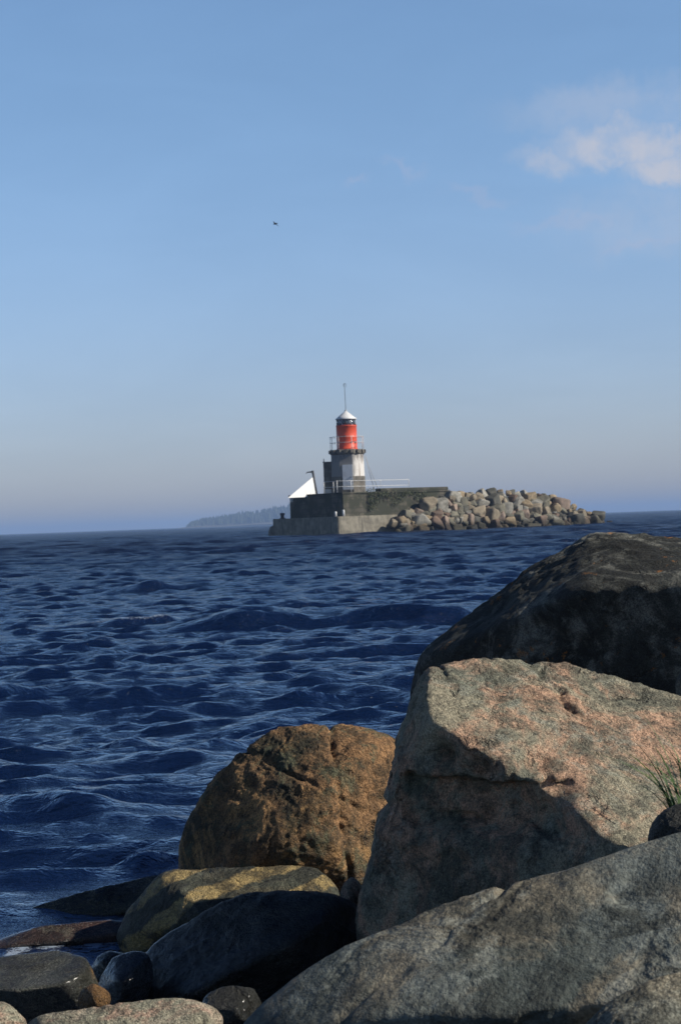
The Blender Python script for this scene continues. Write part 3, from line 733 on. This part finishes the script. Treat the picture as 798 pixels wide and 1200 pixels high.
o0 = fp.location
MB().tube([dmp(371.8, 583, Yd + 1.2), dmp(369, 566, Yd + 1.2), dmp(366.3, 551.5, Yd + 1.2)], [.11, .10, .12]).build('pole', dark_m, fp)
mb = MB(); mb.poly_prism([dmp(366, 552, Yd + 1.2), dmp(366, 553.8, Yd + 1.2), dmp(360.5, 554.2, Yd + 1.25), dmp(357.8, 555.2, Yd + 1.2), dmp(360, 553, Yd + 1.2)], (0, .05, 0)); mb.build('pennant', dark_m, fp)

# ---- little things on the plinth
bo = tag(empty('bollard', L2W(.5, 8.4, zt)), 'small dark bollard on the left end of the plinth', 'bollard')
MB().lathe([(.17, 0), (.15, .3), (.22, .36), (.22, .46), (.05, .52)], 16).build('post', dark_m, bo)
MB().lathe([(.28, 0), (.28, .05)], 16).build('base_plate', dark_m, bo)
for (s, q, hh, lb) in ((.5, .95, .38, 'short white post on the plinth left of its corner'), (.75, .2, .5, 'short white post standing at the very corner of the plinth')):
    o = MB().lathe([(.10, 0), (.10, hh), (.07, hh + .05)], 12).build('marker_post', white_c, loc=L2W(s, q, zt)); tag(o, lb, 'post', 'white posts on the plinth')

# shrub on the wall beside the tower
m_leaf, t, b = material('leaf_dark')
pos = t.new('ShaderNodeNewGeometry').outputs['Position']
t.put(b, 'Base Color', t.mix(t.ramp(t.noise(pos, 4, 3), (.35, .65)), (.035, .05, .018), (.10, .115, .045))); t.put(b, 'Roughness', .6)
rg_ = random.Random(9)
def leaves(n, fn, size):
    V, Fc = [], []
    for i in range(n):
        c0 = fn(); a = Vector((rg_.gauss(0, 1), rg_.gauss(0, 1), rg_.gauss(0, 1))).normalized(); u = a.orthogonal().normalized(); v = a.cross(u)
        s = size * rg_.uniform(.6, 1.3); k = len(V)
        V += [c0 - u * s, c0 - v * s * .5, c0 + u * s, c0 + v * s * .5]; Fc.append((k, k + 1, k + 2, k + 3))
    return np.array([v[:] for v in V]), np.array(Fc)
s0 = T_at(432, .55); s1 = T_at(500, .55)
sb = tag(empty('shrub', L2W(s0, .5, 3.4), RZ), 'dark green creeper hanging over the wall right of the lighthouse', 'shrub')
Ls = s1 - s0
def fn():
    u = rg_.random() ** 1.7; s = u * Ls; top = .55 * (1 - u * .7) * (.6 + .4 * math.sin(s * 3)); h_ = rg_.uniform(-1.5 * (1 - u * .5) * (.55 + .45 * math.sin(s * 2.3 + 1)), top)
    return Vector((s + rg_.gauss(0, .1), rg_.gauss(-.12 if h_ < .1 else .2, .14), h_))
V, Fc = leaves(1900, fn, .06); mesh_np('foliage', V, Fc, m_leaf, parent=sb)
mb = MB()
for k in range(7):
    x = Ls * .5 * (k + .5) / 7; mb.tube([(x, .1, -1.2 + .1 * k), (x + .1, -.08, -.4), (x - .05, -.05, .1), (x, .15, .5 - .05 * k)], .025, 5)
mb.build('stem', simple('bark', (.09, .07, .05), .9), sb)

# ------------------------------------------------------------------ breakwater boulders
def Htop(px):
    xs = [436, 450, 470, 500, 525, 560, 600, 640, 660, 680, 700, 712]
    hs = [.3, .9, 1.7, 2.6, 3.35, 3.6, 3.7, 3.1, 2.55, 1.85, 1.0, .5]
    return float(np.interp(px, xs, hs))
def px_of(p):
    return 399 + p.x / p.y * F
t_end = T_at(696)
core_m = simple('mound_core', (.06, .055, .045), .95, .4, 2.0)
ss = np.linspace(T_at(452) + .8, t_end + .2, 60); qq = np.linspace(0, 1, 25)
V = []
for s in ss:
    H = max(.15, Htop(px_of(L2W(s, 1.0))) - .75)
    for u in qq:
        q = -1.0 + 9.0 * u; prof = min(1, max(0, (q + .6) / (H * 1.05 + .3)), max(0, (8.0 - q) / (H * 1.2 + .3)))
        V.append(L2W(s, q, -1.5 + (H + 1.5) * prof))
V = np.array([v[:] for v in V]); V += .12 * np.stack([perlin(V * 1.1 + k * 5) for k in range(3)], 1)
ii = np.arange(len(ss) * len(qq)).reshape(len(ss), len(qq))
quads = np.stack([ii[:-1, :-1], ii[1:, :-1], ii[1:, 1:], ii[:-1, 1:]], -1).reshape(-1, 4)
tag(mesh_np('rubble_mound', V, quads, core_m), 'dark rubble core under the breakwater boulders', 'mound', kind='structure')

cols = [('pale grey', (.32, .305, .26), (.19, .18, .15)), ('tan', (.30, .25, .175), (.175, .145, .10)), ('pinkish', (.29, .215, .165), (.18, .14, .11)),
        ('dark grey', (.11, .105, .085), (.065, .065, .05)), ('reddish brown', (.18, .12, .085), (.11, .078, .055)), ('olive grey', (.19, .175, .125), (.11, .105, .078)), ('ochre', (.32, .245, .15), (.20, .155, .095))]
cmats = []
for nm, A, B in cols:
    m, t, b = material('breakwater_' + nm.replace(' ', '_'))
    oi = t.new('ShaderNodeObjectInfo')
    pos = t.new('ShaderNodeNewGeometry').outputs['Position']
    v = t.vmath('ADD', pos, (0, 0, 0))
    n = t.noise(v, 1.5, 6, .66, .4); n2 = t.noise(v, 7, 4, .7)
    c = t.mix(t.ramp(n, (.36, .64)), A, B)
    c = t.mix(1.0, c, t.mix(oi.outputs['Random'], (.8, .8, .8), (1.2, 1.2, 1.2)), 'MULTIPLY')
    c = t.mix(t.math('MULTIPLY', t.ramp(n2, (.52, .68)), .5), c, (.05, .05, .04))
    z = t.new('ShaderNodeSeparateXYZ', ins={0: pos}).outputs['Z']
    wz = t.ramp(t.math('ADD', z, t.math('MULTIPLY', n, .5)), (1.25, .65))
    c = t.mix(wz, c, t.mix(1.0, c, (.22, .21, .16), 'MULTIPLY'))
    t.put(b, 'Base Color', c); t.put(b, 'Roughness', .85); t.put(b, 'Normal', t.bump(n2, .6, .05))
    cmats.append(m)
shapes = []
Vi, Fi = ico(4)
for k in range(9):
    rs = np.random.RandomState(100 + k)
    N = rs.normal(size=(11, 3)); N /= np.linalg.norm(N, axis=1, keepdims=True)
    D = rs.uniform(.72, 1.05, 11)
    N = np.concatenate([N, np.eye(3), -np.eye(3)]); D = np.concatenate([D, [1.05] * 6])
    r = ((np.clip(Vi @ N.T, 0, None) / D) ** 34).sum(1) ** (-1 / 34.)
    r += .07 * fbm(Vi * 2.2 + k * 7, 5)
    me_o = mesh_np('boulder', Vi * r[:, None], Fi, cmats[0]); shapes.append(me_o.data); bpy.data.objects.remove(me_o)
rk = random.Random(77)
ordn = ['first', 'second', 'third', 'fourth', 'fifth', 'sixth', 'seventh', 'eighth', 'ninth', 'tenth', 'eleventh', 'twelfth', 'thirteenth', 'fourteenth', 'fifteenth', 'sixteenth', 'seventeenth', 'eighteenth', 'nineteenth', 'twentieth', 'twenty-first', 'twenty-second', 'twenty-third', 'twenty-fourth', 'twenty-fifth', 'twenty-sixth', 'twenty-seventh', 'twenty-eighth', 'twenty-ninth', 'thirtieth'] + ['thirty-' + w for w in ('first', 'second', 'third', 'fourth', 'fifth', 'sixth', 'seventh', 'eighth', 'ninth')] + ['fortieth', 'forty-first', 'forty-second', 'forty-third', 'forty-fourth', 'forty-fifth']
course = ['waterline course', 'second course', 'third course', 'fourth course', 'fifth course', 'sixth course', 'seventh course', 'eighth course', 'topmost course']
for ci, zc in enumerate((.05, .47, .89, 1.31, 1.73, 2.15, 2.57, 2.99, 3.35)):
    s = T_at(447) + (.5 if ci % 2 else 0) + rk.uniform(0, .5); lst = []
    while s < t_end + .6:
        wdt = rk.choice((.5, .6, .7, .8, .95, 1.1, 1.4)) * rk.uniform(.92, 1.08)
        s += wdt * .5
        q = -.35 + zc * .9 + rk.uniform(-.25, .25)
        if s < 13.2: q = -1.35 + zc * .55 + rk.uniform(-.15, .15)      # banked steeply against the wall
        p = L2W(s, q, zc + rk.uniform(-.2, .2))
        H = Htop(px_of(p))
        if p.z + .34 < H or ci == 0:
            if p.z + .4 > H and ci: p.z = H - .45
            lst.append((p, wdt))
        s += wdt * .42
    for j, (p, wdt) in enumerate(lst):
        cidx = rk.choices(range(len(cols)), (3, 4, 2.4, 3.2, 2, 4, 2.6))[0]
        o = bpy.data.objects.new('breakwater_boulder', rk.choice(shapes)); COL.objects.link(o)
        o.location = p; o.scale = (wdt * .56, wdt * rk.uniform(.45, .6), wdt * rk.uniform(.38, .54))
        o.rotation_euler = (rk.uniform(-.35, .35), rk.uniform(-.35, .35), RZ + rk.uniform(-.7, .7))
        o.material_slots[0].link = 'OBJECT'; o.material_slots[0].material = cmats[cidx]
        tag(o, f'{cols[cidx][0]} boulder in the {course[ci]} of the breakwater, {ordn[j]} out from the concrete plinth', 'boulder', 'boulders heaped on the breakwater')
# stragglers at the tip, and the dark one by the plinth's left end
for (px, wd_, lb) in ((697, .9, 'rounded boulder at the very tip of the breakwater'), (712, .5, 'small dark rock just clear of the breakwater tip')):
    o = bpy.data.objects.new('breakwater_boulder', shapes[3]); COL.objects.link(o)
    s = T_at(px, .5); o.location = L2W(s, .5, .15 if px < 705 else .0); o.scale = (wd_ * .6, wd_ * .6, wd_ * .55)
    o.material_slots[0].link = 'OBJECT'; o.material_slots[0].material = cmats[0 if px < 705 else 3]
    tag(o, lb, 'boulder', 'boulders heaped on the breakwater')

# ------------------------------------------------------------------ far headland
Yh = 3000.0
hx = [205, 215, 222, 232, 245, 262, 290, 320, 345, 420, 520, 600, 640]
hh = [0, 2, 7, 9.5, 10, 12, 15, 18, 20, 24, 22, 14, 0]
V = []; nx = 220; ny = 14
for i in range(nx):
    px = 205 + (640 - 205) * i / (nx - 1); H = float(np.interp(px, hx, hh)) * .62
    for j in range(ny):
        u = j / (ny - 1); V.append(((px - 399) / F * Yh, Yh + 260 * u, -1 + (H + 1.5) * math.sin(math.pi * min(1, u * 1.1 + .02)) ** .6 if u < .9 else -1))
V = np.array(V); V[:, 2] += .8 * perlin(V * .02) * (V[:, 2] > 0)
ii = np.arange(nx * ny).reshape(nx, ny)
quads = np.stack([ii[:-1, :-1], ii[1:, :-1], ii[1:, 1:], ii[:-1, 1:]], -1).reshape(-1, 4)
tag(mesh_np('headland', V, quads, simple('headland_ground', (.10, .095, .07), .95, .3, .02)), 'low distant headland across the water', 'headland', kind='structure')
V, Fc = [], []
rh = random.Random(3)
for i in range(2600):
    px = rh.uniform(217, 636); H = float(np.interp(px, hx, hh)); u = rh.uniform(.05, .6)
    if H < 2: continue
    zb_ = -1 + (H * .62 + 1.5) * math.sin(math.pi * min(1, u * 1.1 + .02)) ** .6
    x = (px - 399) / F * Yh; y = Yh + 260 * u; ht = rh.uniform(.45, .8) * H * (1.25 if rh.random() < .08 else 1) + 2; r0 = ht * rh.uniform(.18, .30)
    n = 6
    for lvl in range(3):
        k = len(V); zl = zb_ + ht * (.05 + .28 * lvl); rr_ = r0 * (1 - .27 * lvl)
        for q in range(n):
            a = 6.283 * q / n + lvl; V.append((x + rr_ * math.cos(a), y + rr_ * math.sin(a), zl))
        V.append((x, y, zl + ht * .42))
        for q in range(n): Fc.append((k + q, k + (q + 1) % n, k + n))
tag(mesh_np('forest', np.array(V), np.array(Fc), simple('conifer', (.05, .065, .035), .9, .3, .05), smooth=False), 'far hazy conifer forest on the headland', 'forest', kind='stuff')

# ------------------------------------------------------------------ bird
Yb = 150.0; bp = P(322.5, 262.5, Yb)
bmv = bpy.data.meshes.new('bird')
sk = [(-.20, 0, 0), (-.10, 0, .01), (0, 0, .02), (.10, 0, .03), (.17, 0, .05), (.23, 0, .04), (.0, .16, .09), (-.03, .34, .05), (-.10, .48, -.02), (.0, -.16, .09), (-.03, -.34, .05), (-.10, -.48, -.02), (-.30, .04, 0), (-.30, -.04, 0)]
ed = [(0, 1), (1, 2), (2, 3), (3, 4), (4, 5), (2, 6), (6, 7), (7, 8), (2, 9), (9, 10), (10, 11), (0, 12), (0, 13)]
rad = [.035, .06, .08, .065, .045, .012, .05, .035, .012, .05, .035, .012, .02, .02]
bmv.from_pydata(sk, ed, [])
bird = bpy.data.objects.new('bird', bmv); COL.objects.link(bird)
md = bird.modifiers.new('skin', 'SKIN'); md.use_smooth_shade = True
for i, sv in enumerate(bmv.skin_vertices[0].data):
    sv.radius = (rad[i], rad[i] * (.55 if i >= 6 else 1)); sv.use_root = (i == 2)
bird.modifiers.new('subdivision', 'SUBSURF').levels = 1
bird.location = bp; bird.rotation_euler = (R(25), R(10), R(150)); bird.scale = (.75,) * 3
bmv.materials.append(simple('feathers_dark', (.03, .03, .035), .8))
tag(bird, 'small dark bird flying high left of the lighthouse', 'bird')

# ------------------------------------------------------------------ grass in the crack at the right
m_g, t, b = material('grass_blade')
pos = t.new('ShaderNodeNewGeometry').outputs['Position']
t.put(b, 'Base Color', t.mix(t.ramp(t.noise(pos, 18, 3), (.35, .65)), (.03, .075, .012), (.075, .12, .02))); t.put(b, 'Roughness', .5)
V, Fc = [], []
root = P(815, 970, 4.05)
rgx = random.Random(15)
for i in range(50):
    b0 = Vector((rgx.gauss(0, .022), rgx.gauss(0, .03), rgx.uniform(-.02, .02)))
    L = rgx.uniform(.10, .24); az = rgx.gauss(2.9, .7); lean = rgx.uniform(.3, 1.0)
    dr_ = Vector((math.cos(az), math.sin(az) * .6, 0)); wv = Vector((-dr_.y, dr_.x, 0)) + Vector((rgx.uniform(-.5, .5), rgx.uniform(-.5, .5), 0)); wv.normalize()
    n = 7; k = len(V)
    for j in range(n):
        u = j / (n - 1)
        p = b0 + dr_ * (L * lean * u ** 1.7) + Vector((0, 0, L * (u - .35 * lean * u * u)))
        w = .0034 * (1 - u) ** .7 + .0002
        V += [p - wv * w, p + wv * w]
    for j in range(n - 1): Fc.append((k + 2 * j, k + 2 * j + 1, k + 2 * j + 3, k + 2 * j + 2))
g = mesh_np('grass_tuft', np.array([v[:] for v in V]), np.array(Fc), m_g, root)
tag(g, 'tuft of green grass at the right edge beside the big boulder', 'grass')

# ------------------------------------------------------------------ air
mb = MB(); mb.box(-12500, 12500, -60, 12600, -4, 34)
m = bpy.data.materials.new('haze'); m.use_nodes = True; nt = m.node_tree
for n in list(nt.nodes):
    if n.type == 'BSDF_PRINCIPLED': nt.nodes.remove(n)
pv = nt.nodes.new('ShaderNodeVolumePrincipled'); pv.inputs['Density'].default_value = .00028
pv.inputs['Color'].default_value = (.42, .62, 1.0, 1); pv.inputs['Anisotropy'].default_value = 0.0
nt.links.new(pv.outputs[0], nt.nodes['Material Output'].inputs['Volume'])
hz = mb.build('haze', m); tag(hz, 'thin blue haze over the sea', 'haze', kind='stuff')
